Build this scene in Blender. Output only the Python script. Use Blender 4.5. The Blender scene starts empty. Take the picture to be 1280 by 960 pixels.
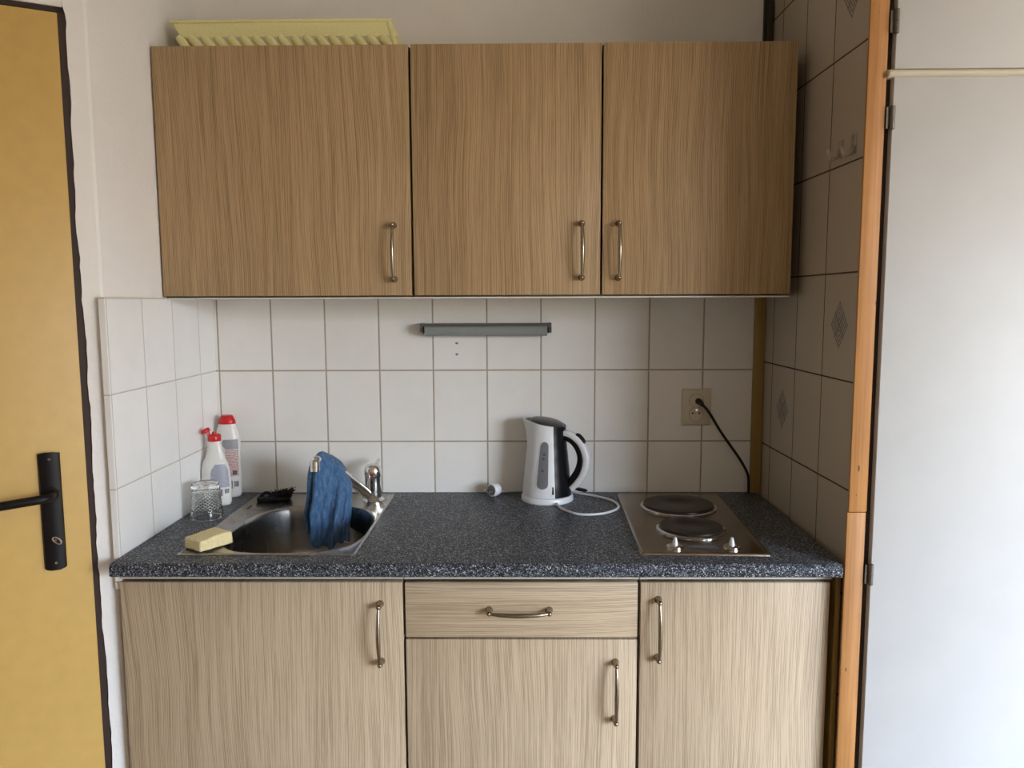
import bpy, bmesh, math, random
from mathutils import Vector, Matrix
random.seed(7)
sc = bpy.context.scene
col = sc.collection
PI = math.pi
R = math.radians

# ------------------------------------------------------------------ materials
class NT:
    def __init__(s, name):
        s.m = bpy.data.materials.new(name); s.m.use_nodes = True
        s.t = s.m.node_tree; s.n = s.t.nodes; s.l = s.t.links
        s.b = s.n['Principled BSDF']; s._xyz = None
    def link(s, a, b): s.l.new(a, b)
    def put(s, sock, v):
        if isinstance(v, bpy.types.NodeSocket): s.l.new(v, sock)
        elif isinstance(v, (tuple, list)) and len(v) == 3 and sock.type == 'RGBA': sock.default_value = (*v, 1)
        else: sock.default_value = v
    def M(s, op, a, b=None, c=None, clamp=False):
        n = s.n.new('ShaderNodeMath'); n.operation = op; n.use_clamp = clamp
        s.put(n.inputs[0], a)
        if b is not None: s.put(n.inputs[1], b)
        if c is not None: s.put(n.inputs[2], c)
        return n.outputs[0]
    def xyz(s):
        if s._xyz is None:
            tc = s.n.new('ShaderNodeTexCoord'); sp = s.n.new('ShaderNodeSeparateXYZ')
            s.l.new(tc.outputs['Object'], sp.inputs[0]); s._xyz = sp.outputs; s.obj = tc.outputs['Object']
        return s._xyz
    def comb(s, x, y, z):
        n = s.n.new('ShaderNodeCombineXYZ')
        for i, v in enumerate((x, y, z)): s.put(n.inputs[i], v)
        return n.outputs[0]
    def noise(s, vec, scale=1, detail=2, rough=.5, dist=0):
        n = s.n.new('ShaderNodeTexNoise')
        if vec is not None: s.l.new(vec, n.inputs['Vector'])
        n.inputs['Scale'].default_value = scale; n.inputs['Detail'].default_value = detail
        n.inputs['Roughness'].default_value = rough; n.inputs['Distortion'].default_value = dist
        return n.outputs['Fac']
    def ramp(s, f, stops, interp='LINEAR'):
        n = s.n.new('ShaderNodeValToRGB'); n.color_ramp.interpolation = interp
        e = n.color_ramp.elements
        while len(e) < len(stops): e.new(.5)
        for el, (p, c) in zip(e, stops):
            el.position = p; el.color = (*c, 1) if not isinstance(c, (int, float)) else (c, c, c, 1)
        s.put(n.inputs[0], f); return n.outputs[0]
    def mix(s, f, a, b, mode='MIX'):
        n = s.n.new('ShaderNodeMix'); n.data_type = 'RGBA'; n.blend_type = mode
        s.put(n.inputs['Factor'], f); s.put(n.inputs['A'], a); s.put(n.inputs['B'], b)
        # pick colour sockets
        return n.outputs[2]
    def mixc(s, f, a, b, mode='MIX'):
        n = s.n.new('ShaderNodeMix'); n.data_type = 'RGBA'; n.blend_type = mode
        s.put(n.inputs[0], f); s.put(n.inputs[6], a); s.put(n.inputs[7], b)
        return n.outputs[2]
    def bump(s, h, strength=.3, dist=.001):
        n = s.n.new('ShaderNodeBump'); n.inputs['Strength'].default_value = strength
        n.inputs['Distance'].default_value = dist; s.l.new(h, n.inputs['Height'])
        s.l.new(n.outputs[0], s.b.inputs['Normal'])
    def set(s, **k):
        nm = dict(color='Base Color', rough='Roughness', metal='Metallic', trans='Transmission Weight', ior='IOR',
                  spec='Specular IOR Level', coat='Coat Weight', sheen='Sheen Weight', alpha='Alpha', sss='Subsurface Weight')
        for a, v in k.items(): s.put(s.b.inputs[nm[a]], v)
        return s

def plain(name, color, rough=.5, metal=0, bump=0, bscale=200, var=.06, **k):
    t = NT(name); x = t.xyz()
    n = t.noise(t.obj, bscale, 3)
    c1 = tuple(v * (1 - var) for v in color); c2 = tuple(min(1, v * (1 + var)) for v in color)
    t.set(color=t.ramp(n, [(.3, c1), (.7, c2)]), rough=rough, metal=metal, **k)
    if bump: t.bump(n, bump, .001)
    return t.m

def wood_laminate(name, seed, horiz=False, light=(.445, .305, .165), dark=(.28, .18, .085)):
    t = NT(name); x = t.xyz()
    u, v = (x[2], x[0]) if horiz else (x[0], x[2])
    u = t.M('ADD', u, seed * 3.17); v = t.M('ADD', v, seed * 1.91)
    wob = t.noise(t.comb(t.M('MULTIPLY', u, 4), seed, t.M('MULTIPLY', v, 1.8)), 1, 1)
    wob2 = t.noise(t.comb(t.M('MULTIPLY', u, 22), seed, t.M('MULTIPLY', v, 7)), 1, 1)
    uu = t.M('ADD', u, t.M('ADD', t.M('MULTIPLY', wob, .040), t.M('MULTIPLY', wob2, .0022)))
    l1 = t.noise(t.comb(t.M('MULTIPLY', uu, 430), seed, t.M('MULTIPLY', v, 4)), 1, 2, .6)
    l2 = t.noise(t.comb(t.M('MULTIPLY', uu, 60), seed + 5, t.M('MULTIPLY', v, 1.5)), 1, 2, .6)
    ph = t.M('ADD', t.M('MULTIPLY', uu, 2 * PI * 300), t.M('MULTIPLY', l1, 7))
    ws = t.M('MULTIPLY_ADD', t.M('SINE', ph), .5, .5)
    l3 = t.noise(t.comb(t.M('MULTIPLY', u, 700), seed + 9, t.M('MULTIPLY', v, 30)), 1, 1)
    f = t.M('ADD', t.M('ADD', t.M('ADD', t.M('MULTIPLY', l1, .52), t.M('MULTIPLY', ws, .16)), t.M('MULTIPLY', l2, .24)), t.M('MULTIPLY', l3, .14))
    mid = tuple((a * .55 + b * .45) for a, b in zip(light, dark))
    c = t.ramp(f, [(.40, tuple(a * .9 for a in dark)), (.46, tuple(a * .5 + b * .5 for a, b in zip(dark, mid))), (.51, mid), (.56, light), (.68, tuple(a * 1.12 for a in light))])
    t.set(color=c, rough=.48, spec=.35); t.bump(f, .12, .0004)
    return t.m

def tiles(name, axis, pu, pv, ou, ov, base, grout, gw=.0028, decor=None, rough=.22, top=None, seed=0, gbump=.6):
    t = NT(name); x = t.xyz(); u = x[axis]; v = x[2]
    def cell(c, o, p):
        q = t.M('DIVIDE', t.M('SUBTRACT', c, o), p); fr = t.M('FRACT', q); fl = t.M('FLOOR', q)
        d = t.M('MULTIPLY', t.M('MINIMUM', fr, t.M('SUBTRACT', 1, fr)), p)
        return d, fl
    du, fu = cell(u, ou, pu); dv, fv = cell(v, ov, pv)
    d = t.M('MINIMUM', du, dv)
    g = t.M('LESS_THAN', d, gw / 2)
    wn = t.n.new('ShaderNodeTexWhiteNoise'); wn.noise_dimensions = '3D'
    t.l.new(t.comb(fu, fv, seed), wn.inputs['Vector'])
    shift = t.comb(t.M('MULTIPLY', wn.outputs['Value'], 7), t.M('MULTIPLY', wn.outputs['Value'], 3), 0)
    va = t.n.new('ShaderNodeVectorMath'); va.operation = 'ADD'; t.l.new(t.obj, va.inputs[0]); t.l.new(shift, va.inputs[1])
    mot = t.noise(va.outputs[0], 9, 4, .6, .1)
    c = t.ramp(mot, [(.3, tuple(b * .97 for b in base)), (.5, base), (.72, tuple(min(1, b * 1.02) for b in base))])
    c = t.mixc(t.M('MULTIPLY', wn.outputs['Value'], .07), c, tuple(b * .7 for b in base))
    if decor:
        for (yc, zc, hw, hh, dc) in decor:
            a = t.M('DIVIDE', t.M('ABSOLUTE', t.M('SUBTRACT', u, yc)), hw)
            b = t.M('DIVIDE', t.M('ABSOLUTE', t.M('SUBTRACT', v, zc)), hh)
            s_ = t.M('ADD', a, b)
            ins = t.M('LESS_THAN', s_, 1)
            rings = t.M('GREATER_THAN', t.M('SINE', t.M('MULTIPLY', s_, 30)), -.2)
            cross = t.M('LESS_THAN', t.M('ABSOLUTE', t.M('SUBTRACT', a, b)), .07)
            pn = t.noise(t.obj, 260, 2)
            k = t.M('MULTIPLY', ins, t.M('MULTIPLY', t.M('MAXIMUM', rings, cross), t.M('MULTIPLY', pn, 1.9)), clamp=True)
            c = t.mixc(k, c, dc)
    gn = t.noise(t.obj, 60, 3)
    gc = t.mixc(gn, tuple(q * .8 for q in grout), tuple(min(1, q * 1.15) for q in grout))
    c = t.mixc(g, c, gc)
    t.set(color=c, rough=t.M('ADD', t.M('MULTIPLY', g, .5), t.M('ADD', rough, t.M('MULTIPLY', mot, .04))))
    h = t.M('MINIMUM', t.M('DIVIDE', d, gw), 1.0)
    t.bump(t.M('ADD', h, t.M('MULTIPLY', mot, .05)), gbump, .0012)
    return t.m

def plaster(name, base, seed=0, rough_scale=60, bs=.5):
    t = NT(name); t.xyz()
    a = t.noise(t.obj, 3, 4, .6); b = t.noise(t.obj, rough_scale, 4, .65)
    c = t.ramp(a, [(.3, tuple(v * .93 for v in base)), (.7, base)])
    t.set(color=c, rough=.85, spec=.2); t.bump(b, bs, .002)
    return t.m

def speckle(name):
    t = NT(name); t.xyz()
    def vor(scale, off):
        va = t.n.new('ShaderNodeVectorMath'); va.operation = 'ADD'; t.l.new(t.obj, va.inputs[0]); va.inputs[1].default_value = off
        n = t.n.new('ShaderNodeTexVoronoi'); n.inputs['Scale'].default_value = scale; t.l.new(va.outputs[0], n.inputs['Vector'])
        sp = t.n.new('ShaderNodeSeparateColor'); t.l.new(n.outputs['Color'], sp.inputs[0]); return sp.outputs[0], n.outputs['Distance']
    a, d = vor(520, (0, 0, 0)); b, d2 = vor(330, (3, 1, 2))
    c = t.ramp(a, [(0, (.010, .011, .014)), (.28, (.045, .050, .060)), (.60, (.10, .112, .134)), (.84, (.23, .25, .285)), (.95, (.46, .47, .48))], 'CONSTANT')
    w = t.M('MULTIPLY', t.M('GREATER_THAN', b, .955), t.M('LESS_THAN', d2, .35))
    c = t.mixc(w, c, (.75, .73, .68))
    bl = t.M('LESS_THAN', b, .12)
    c = t.mixc(t.M('MULTIPLY', bl, .8), c, (.01, .01, .012))
    t.set(color=c, rough=.42, spec=.2); t.bump(a, .06, .0003)
    return t.m

def steel(name, color=(.55, .52, .48), rough=.32, scale=(6, 300, 6), var=.12):
    t = NT(name); t.xyz()
    mp = t.n.new('ShaderNodeMapping'); mp.inputs['Scale'].default_value = scale; t.l.new(t.obj, mp.inputs[0])
    n = t.noise(mp.outputs[0], 1, 3); s2 = t.noise(t.obj, 9, 4)
    t.set(color=t.ramp(n, [(.3, tuple(v * (1 - var) for v in color)), (.7, color)]), metal=1,
          rough=t.M('ADD', rough - .08, t.M('MULTIPLY', s2, .16)))
    t.bump(n, .04, .0003); return t.m

def pine(name, light, dark, scale=1):
    t = NT(name); x = t.xyz()
    n = t.noise(t.comb(t.M('MULTIPLY', x[0], 120 * scale), t.M('MULTIPLY', x[1], 60), t.M('MULTIPLY', x[2], 2.5)), 1, 3, .6, .4)
    big = t.noise(t.comb(t.M('MULTIPLY', x[0], 14), 1, t.M('MULTIPLY', x[2], 5)), 1, 3)
    v = t.n.new('ShaderNodeTexVoronoi'); v.inputs['Scale'].default_value = 1
    t.l.new(t.comb(t.M('MULTIPLY', x[0], 40), 0, t.M('MULTIPLY', x[2], 13)), v.inputs['Vector'])
    knot = t.M('LESS_THAN', v.outputs['Distance'], .085)
    f = t.M('ADD', t.M('MULTIPLY', n, .65), t.M('MULTIPLY', big, .35))
    c = t.ramp(f, [(.35, dark), (.62, light)])
    c = t.mixc(t.M('MULTIPLY', knot, .8), c, (.06, .025, .01))
    t.set(color=c, rough=.55); t.bump(n, .15, .0006); return t.m

MT = {}
GA = (.42, .37, .30)
MT['plaster'] = plaster('white_plaster', (.86, .83, .785))
MT['cream_plaster'] = plaster('cream_wall_plaster', (.78, .72, .64))
MT['plaster_rough'] = plaster('rough_wall_plaster', (.88, .85, .81), rough_scale=90, bs=.9)
MT['back_tiles'] = tiles('white_tiles_back', 0, .1493, .2, .1594 - .1493 * 2, 1.0155 - .2, (.80, .78, .74), (.40, .345, .28), gw=.0042)
MT['left_tiles'] = tiles('white_tiles_left', 1, .15, .2, -.10, 1.0155 - .2, (.88, .87, .85), (.56, .52, .45), gw=.0028)
dc = (.13, .11, .10)
MT['right_tiles'] = tiles('beige_tiles_right', 1, .161, .2245, -.0783, 1.013, (.43, .37, .29), (.05, .03, .02), gw=.0034,
                          decor=[(-.481, 1.353, .044, .054, dc), (-.160, 1.128, .044, .054, dc), (-.481, 2.026, .044, .054, dc)], rough=.35)
MT['worktop'] = speckle('speckled_worktop')
MT['cabinet_body'] = plain('pale_carcass_board', (.42, .38, .32), .5)
MT['rail_grey'] = plain('grey_rail', (.50, .46, .39), .4)
MT['cabinet_side'] = plain('grey_brown_side_board', (.20, .165, .13), .5)
MT['white_edge'] = plain('white_board', (.66, .62, .55), .45)
MT['handle'] = steel('brushed_nickel', (.34, .295, .23), .24, (40, 40, 300))
MT['steel'] = steel('sink_steel', (.42, .395, .36), .27, (4, 200, 4))
MT['hob_steel'] = steel('hob_steel', (.33, .28, .235), .24, (4, 250, 4))
MT['chrome'] = plain('chrome', (.75, .74, .72), .12, 1, var=.02)
MT['iron'] = plain('black_cast_iron', (.016, .012, .011), .34, 0, .15, 500, spec=.35)
MT['black'] = plain('black_plastic', (.006, .006, .007), .30, spec=.22)
MT['blacksoft'] = plain('black_rubber', (.010, .010, .011), .6)
MT['brush_black'] = plain('black_bristle', (.008, .007, .007), .65)
MT['white_plastic'] = plain('white_plastic', (.72, .73, .74), .28, var=.02)
MT['offwhite'] = plain('cream_plastic', (.62, .55, .43), .4, var=.02)
MT['bottle'] = plain('white_bottle_plastic', (.74, .72, .68), .3, var=.02)
MT['red'] = plain('red_plastic', (.55, .012, .015), .35, var=.05)
MT['grey_window'] = plain('grey_gauge_plastic', (.16, .16, .17), .3)
MT['lid'] = plain('dark_grey_lid', (.045, .042, .040), .3)
MT['sponge'] = plain('yellow_sponge', (.80, .69, .38), .9, 0, 1.0, 350, .12)
MT['yellow_door'] = plain('yellow_door_paint', (.60, .385, .11), .42, 0, .05, 30, .04)
MT['dark_frame'] = plain('dark_brown_frame_paint', (.032, .015, .010), .55)
MT['batten'] = pine('pine_batten', (.49, .225, .062), (.34, .14, .030))
MT['ochre'] = pine('ochre_lath', (.34, .22, .06), (.26, .16, .04))
MT['ward_white'] = plain('wardrobe_white_paint', (.52, .515, .50), .5, 0, .04, 12, .02)
MT['cream_rail'] = plain('cream_rail_paint', (.66, .61, .47), .4, var=.02)
MT['ward_dark'] = plain('wardrobe_dark_edge', (.035, .02, .012), .6)
MT['yellow_rack'] = plain('pale_yellow_plastic', (.80, .74, .36), .35, var=.05)
MT['diffuser'] = plain('grey_lamp_diffuser', (.24, .265, .255), .25, var=.03)
MT['lamp_body'] = plain('grey_lamp_housing', (.16, .155, .14), .3, .6)
MT['floor'] = wood_laminate('floor_boards', 77, True, (.42, .32, .22), (.28, .20, .13))
MT['hinge'] = plain('aged_steel_hinge', (.16, .14, .12), .4, .8)
MT['socket_hole'] = plain('dark_recess', (.03, .015, .01), .7)
def glass():
    t = NT('clear_glass'); t.xyz(); t.set(color=(.96, .98, .97), trans=1, rough=.02, ior=1.47); return t.m
MT['glass'] = glass()
def clearplastic():
    t = NT('clear_plastic'); t.xyz(); t.set(color=(.8, .76, .70), trans=.75, rough=.18, ior=1.4); return t.m
MT['clear'] = clearplastic()
def cloth_mat():
    t = NT('blue_microfibre'); x = t.xyz()
    n = t.noise(t.obj, 380, 3, .7); m = t.noise(t.comb(t.M('MULTIPLY', x[0], 120), t.M('MULTIPLY', x[1], 120), t.M('MULTIPLY', x[2], 45)), 1, 3)
    f = t.M('ADD', t.M('MULTIPLY', n, .45), t.M('MULTIPLY', m, .55))
    t.set(color=t.ramp(f, [(.3, (.028, .070, .150)), (.5, (.060, .135, .26)), (.7, (.15, .26, .42))]), rough=.95, sheen=.15, spec=.1)
    t.bump(f, 1.0, .0035); return t.m
MT['cloth'] = cloth_mat()
def label_mat(name, base, ink, scale, mix=.6):
    t = NT(name); x = t.xyz()
    s_ = t.M('SINE', t.M('MULTIPLY', x[2], scale)); row = t.M('GREATER_THAN', s_, .1)
    w = t.noise(t.comb(t.M('MULTIPLY', x[0], 500), t.M('MULTIPLY', x[1], 500), t.M('MULTIPLY', x[2], scale / 6.28)), 1, 1)
    k = t.M('MULTIPLY', row, t.M('GREATER_THAN', w, .42))
    t.set(color=t.mixc(t.M('MULTIPLY', k, mix), base, ink), rough=.45); return t.m
MT['label_red'] = label_mat('red_print', (.62, .55, .52), (.40, .06, .06), 1500, .9)
MT['label_grey'] = label_mat('grey_print', (.27, .27, .29), (.5, .5, .52), 2200, .5)
MT['label_blue'] = label_mat('bluegrey_print', (.30, .31, .38), (.55, .56, .62), 2400, .5)
MT['ink'] = plain('dark_ink', (.07, .07, .09), .5)
MT['dark_metal'] = plain('blackened_metal', (.007, .005, .005), .45, 0, spec=.25)

# ------------------------------------------------------------------ mesh helpers
def box(bm, x0, x1, y0, y1, z0, z1, bev=0, seg=2, mi=0):
    r = bmesh.ops.create_cube(bm, size=1)
    vs = r['verts']
    for v in vs:
        v.co = Vector(((x0 + x1) / 2 + v.co.x * (x1 - x0), (y0 + y1) / 2 + v.co.y * (y1 - y0), (z0 + z1) / 2 + v.co.z * (z1 - z0)))
    fs = list({f for v in vs for f in v.link_faces})
    for f in fs: f.material_index = mi
    if bev:
        es = list({e for v in vs for e in v.link_edges})
        rr = bmesh.ops.bevel(bm, geom=es, offset=bev, segments=seg, affect='EDGES', profile=.5)
        for f in rr['faces']: f.material_index = mi
        vs = list({v for f in rr['faces'] for v in f.verts} | {v for v in vs if v.is_valid})
    return vs

def loft(bm, rings, close=True, cap0=True, cap1=True, mi=0):
    vr = [[bm.verts.new(p) for p in r] for r in rings]
    n = len(vr[0])
    for a, b in zip(vr[:-1], vr[1:]):
        for i in range(n if close else n - 1):
            j = (i + 1) % n
            f = bm.faces.new((a[i], a[j], b[j], b[i])); f.material_index = mi
    if close and cap0: bm.faces.new(vr[0][::-1]).material_index = mi
    if close and cap1: bm.faces.new(vr[-1]).material_index = mi
    return vr

def lathe(bm, prof, cx=0, cy=0, n=48, sx=1, sy=1, cap0=True, cap1=True, mi=0):
    rings = []
    for r, z in prof:
        r = max(r, 1e-5)
        rings.append([Vector((cx + r * sx * math.cos(2 * PI * i / n), cy + r * sy * math.sin(2 * PI * i / n), z)) for i in range(n)])
    return loft(bm, rings, True, cap0, cap1, mi)

def frames(path):
    pts = [Vector(p) for p in path]; T = []
    for i in range(len(pts)):
        a = pts[max(0, i - 1)]; b = pts[min(len(pts) - 1, i + 1)]; T.append((b - a).normalized())
    up = Vector((0, 0, 1)) if abs(T[0].z) < .9 else Vector((1, 0, 0))
    N = [(up - T[0] * up.dot(T[0])).normalized()]
    for i in range(1, len(pts)):
        v = N[-1] - T[i] * N[-1].dot(T[i]); N.append(v.normalized())
    return pts, T, N

def tube(bm, path, r, n=12, flat=1, mi=0):
    pts, T, N = frames(path); rings = []
    for i, p in enumerate(pts):
        rr = r[i] if isinstance(r, (list, tuple)) else r
        B = T[i].cross(N[i])
        rings.append([p + N[i] * (rr * math.cos(2 * PI * k / n)) + B * (rr * flat * math.sin(2 * PI * k / n)) for k in range(n)])
    return loft(bm, rings, True, True, True, mi)

def spline(pts, m=8):
    P = [Vector(p) for p in pts]; out = []
    for i in range(len(P) - 1):
        p0 = P[max(0, i - 1)]; p1 = P[i]; p2 = P[i + 1]; p3 = P[min(len(P) - 1, i + 2)]
        for k in range(m):
            t = k / m
            out.append(.5 * ((2 * p1) + (p2 - p0) * t + (2 * p0 - 5 * p1 + 4 * p2 - p3) * t * t + (3 * p1 - p0 - 3 * p2 + p3) * t ** 3))
    out.append(P[-1]); return out

def sweep_flat(bm, path, w, th, mi=0, n=16, e=4):
    """path in local XZ plane; section width w along Y, thickness th in plane"""
    P = [Vector(p) for p in path]; rings = []
    for i, p in enumerate(P):
        a = P[max(0, i - 1)]; b = P[min(len(P) - 1, i + 1)]; T = (b - a).normalized(); N = Vector((T.z, 0, -T.x))
        tt = th[i] if isinstance(th, (list, tuple)) else th
        ring = []
        for k in range(n):
            c, s_ = math.cos(2 * PI * k / n), math.sin(2 * PI * k / n)
            ring.append(p + N * (tt / 2 * math.copysign(abs(c) ** (2 / e), c)) + Vector((0, 1, 0)) * (w / 2 * math.copysign(abs(s_) ** (2 / e), s_)))
        rings.append(ring)
    loft(bm, rings, True, True, True, mi)

def finish(name, bm, mats, parent=None, smooth=35, loc=None, rot=None, local=False):
    """mesh given in world coordinates (local=False) is re-based to its own / its thing's origin"""
    me = bpy.data.meshes.new(name)
    bmesh.ops.recalc_face_normals(bm, faces=bm.faces[:])
    base = Vector((0, 0, 0))
    if parent is not None and not local: base = Vector(parent['_o'])
    if parent is None and loc is not None and not local: base = Vector(loc)
    if base.length > 0: bmesh.ops.translate(bm, verts=bm.verts[:], vec=-base)
    bm.to_mesh(me); bm.free()
    for m in (mats if isinstance(mats, (list, tuple)) else [mats]): me.materials.append(MT[m] if isinstance(m, str) else m)
    if smooth:
        for p in me.polygons: p.use_smooth = True
        me.set_sharp_from_angle(angle=R(smooth))
    o = bpy.data.objects.new(name, me); col.objects.link(o)
    if parent is not None: o.parent = parent
    if loc is not None: o.location = loc
    if rot is not None: o.rotation_euler = rot
    o['_o'] = tuple(base)
    return o

def thing(name, label, cat, loc=(0, 0, 0), rotz=0, group=None):
    o = bpy.data.objects.new(name, None); col.objects.link(o); o.location = loc; o.rotation_euler = (0, 0, rotz)
    o.empty_display_size = .05; o['label'] = label; o['category'] = cat; o['_o'] = tuple(loc)
    if group: o['group'] = group
    return o
def tag(o, label, cat, group=None):
    o['label'] = label; o['category'] = cat
    if group: o['group'] = group
    return o
def struct(o): o['kind'] = 'structure'; return o
NB = lambda: bmesh.new()

def prism(bm, poly, z0, z1, mi=0):
    loft(bm, [[Vector((x, y, z0)) for x, y in poly], [Vector((x, y, z1)) for x, y in poly]], mi=mi)

# ------------------------------------------------------------------ room
ZC = 2.55
WC = Vector((-.012, -.54)); A28 = R(28)
dd = Vector((-math.cos(A28), -math.sin(A28))); nn = Vector((-math.sin(A28), math.cos(A28)))   # along wall to the left / into the wall
bm = NB(); box(bm, -.25, 1.53, .008, .12, 0, ZC); struct(finish('wall_back', bm, 'plaster', smooth=0))
# left wall stub, its end turned towards the door; paint edge slightly ragged
bm = NB(); zs = [i * ZC / 150 for i in range(151)]; rings = []
for z in zs:
    s = .0365 + random.uniform(-.0012, .0012) + .0016 * math.sin(z * 9) + .001 * math.sin(z * 37)
    if z > 1.985: s = .04
    e = WC + dd * s; cn = WC + Vector((.000, .004)); c2 = WC + dd * .004; b = e + nn * .09
    rings.append([Vector((-.012, .008, z)), Vector((cn.x, cn.y, z)), Vector((c2.x, c2.y, z)), Vector((e.x, e.y, z)), Vector((b.x, b.y, z)), Vector((-.13, .008, z))])
loft(bm, rings); struct(finish('wall_left', bm, 'plaster_rough', smooth=30))
# wall with the door (local frame: x to the right along the wall, y into the wall)
def loc28(bm): pass
ROT = (0, 0, A28); LOC = (WC.x, WC.y, 0)
bm = NB()
box(bm, -.93, -.0405, 0, .10, 1.984, ZC); box(bm, -1.9, -.93, 0, .10, 0, ZC)
struct(finish('wall_entrance', bm, 'plaster_rough', loc=LOC, rot=ROT, local=True, smooth=0))
ex = WC + dd * 1.9
bm = NB(); box(bm, ex.x - .1, ex.x, -3.6, ex.y, 0, ZC); struct(finish('wall_side', bm, 'cream_plaster', smooth=0))
bm = NB(); box(bm, 5.9, 6.0, -3.6, .1, 0, ZC); struct(finish('wall_far_right', bm, 'cream_plaster', smooth=0))
bm = NB(); box(bm, 2.75, 5.9, .008, .12, 0, ZC); struct(finish('wall_back_right', bm, 'cream_plaster', smooth=0))
WX0, WX1, WZ0, WZ1, WY = 3.0, 5.8, .45, 2.25, -3.5
bm = NB()
box(bm, ex.x - .1, WX0, WY - .1, WY, 0, ZC); box(bm, WX1, 6.0, WY - .1, WY, 0, ZC)
box(bm, WX0, WX1, WY - .1, WY, 0, WZ0); box(bm, WX0, WX1, WY - .1, WY, WZ1, ZC)
struct(finish('wall_front', bm, 'cream_plaster', smooth=0))
bm = NB()
for a, b, c, d in ((WX0, WX0 + .06, WZ0, WZ1), (WX1 - .06, WX1, WZ0, WZ1), (WX0, WX1, WZ0, WZ0 + .06), (WX0, WX1, WZ1 - .06, WZ1), ((WX0 + WX1) / 2 - .04, (WX0 + WX1) / 2 + .04, WZ0, WZ1)):
    box(bm, a, b, WY - .07, WY - .01, c, d)
struct(finish('window_1', bm, 'white_edge', smooth=0))
bm = NB(); box(bm, ex.x - .1, 6.0, -3.6, .12, -.08, 0); struct(finish('floor', bm, 'floor', smooth=0))
bm = NB(); box(bm, ex.x - .1, 6.0, -3.6, .12, ZC, ZC + .08); struct(finish('ceiling', bm, 'cream_plaster', smooth=0))

# tiled areas
bm = NB(); box(bm, -.012, 1.518, 0, .008, .80, 1.4165); struct(finish('trim_1', bm, 'back_tiles', smooth=0))
bm = NB(); box(bm, -.012, 0, -.553, 0, .80, 1.4165, 0); box(bm, -.0125, .001, -.5575, -.553, .80, 1.418, .0008)
struct(finish('trim_2', bm, 'left_tiles', smooth=0))
rx = lambda y: 1.518 - .02 * y
bm = NB(); prism(bm, [(rx(0), .008), (rx(-.5945), -.5945), (1.548, -.5945), (1.548, .008)], 0, ZC)
struct(finish('wall_right', bm, 'right_tiles', smooth=0))
# pine battens at the front edge of the tiled right wall, ochre lath in the corner
bm = NB(); box(bm, 1.5130, 1.5488, -.602, -.5950, .980, ZC, .0012); struct(finish('trim_3', bm, 'batten'))
bm = NB(); box(bm, 1.5105, 1.5478, -.602, -.5950, 0, .9785, .0012); struct(finish('trim_4', bm, 'batten'))
bm = NB(); box(bm, 1.4895, 1.517, -.018, 0, .871, 1.70, .002); struct(finish('trim_5', bm, 'ochre'))
bm = NB(); box(bm, 1.4990, 1.5165, -.012, .008, 1.701, ZC, .004); box(bm, 1.4935, 1.4985, -.004, .008, 1.701, ZC); struct(finish('trim_7', bm, 'ward_dark'))
bm = NB(); box(bm, 1.5105, 1.5215, -.560, -.01, 0, .835, .001); struct(finish('trim_6', bm, 'ochre'))

# ------------------------------------------------------------------ yellow door
bm = NB()
box(bm, -.0500, -.036, .004, .09, 0, 1.984); box(bm, -.93, -.036, .004, .09, 1.974, 1.986); box(bm, -.93, -.905, .004, .09, 0, 1.98)
box(bm, -.93, -.04, .05, .09, 0, 1.98)
D = struct(finish('door_1', bm, 'dark_frame', loc=LOC, rot=ROT, local=True, smooth=0))
bm = NB(); box(bm, -.902, -.0495, .002, .042, .006, 1.9725, .0015)
finish('door_leaf', bm, 'yellow_door', D, local=True)
bm = NB()
hz0, hz1, hx0, hx1 = .861, 1.101, -.1355, -.0950
rings = []
N_ = 20
for i in range(N_ + 1):
    z = hz0 + (hz1 - hz0) * i / N_
    rings.append([Vector((hx0, .002, z)), Vector((hx0 + .003, -.006, z)), Vector((hx0 + .012, -.0095, z)), Vector((hx1 - .012, -.0095, z)), Vector((hx1 - .003, -.006, z)), Vector((hx1, .002, z))])
for k in (0, -1):   # arched ends
    s = -1 if k == 0 else 1
    for v in rings[k]:
        v.z += s * .004 * (1 - ((v.x - (hx0 + hx1) / 2) / .02) ** 2)
loft(bm, rings)
HP = finish('handle_plate', bm, 'dark_metal', D, local=True)
bm = NB(); hxm = -.1135
lv = spline([(hxm, -.006, 1.018), (hxm, -.03, 1.018), (hxm - .006, -.046, 1.018), (hxm - .022, -.052, 1.0175), (hxm - .06, -.054, 1.015), (hxm - .10, -.053, 1.012), (hxm - .13, -.050, 1.011)], 6)
tube(bm, lv, [.0095] * 6 + [.009] * (len(lv) - 7) + [.006], 16)
tube(bm, [(hxm, -.004, 1.018), (hxm, -.0145, 1.018)], .0135, 24)
finish('lever', bm, 'dark_metal', HP, local=True)
bm = NB(); kz = .924
tube(bm, [(hxm + .002, -.006, kz), (hxm + .002, -.022, kz)], .0022, 8)
kp = [(hxm + .002 + .009 * math.cos(a) * .8 + .003, -.026, kz + .006 * math.sin(a) - .5 * .009 * math.cos(a)) for a in [2 * PI * i / 20 for i in range(21)]]
tube(bm, kp, .0016, 6)
k = finish('key', bm, 'chrome', HP, local=True); k['label'] = 'small steel key in the lock'
for zz, m in ((.8735, 'chrome'), (1.0905, 'hinge')):
    bm = NB(); tube(bm, [(hxm, -.007, zz), (hxm, -.0112, zz)], [.0032, .0028], 12); finish('screw', bm, m, HP, local=True)

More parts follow.
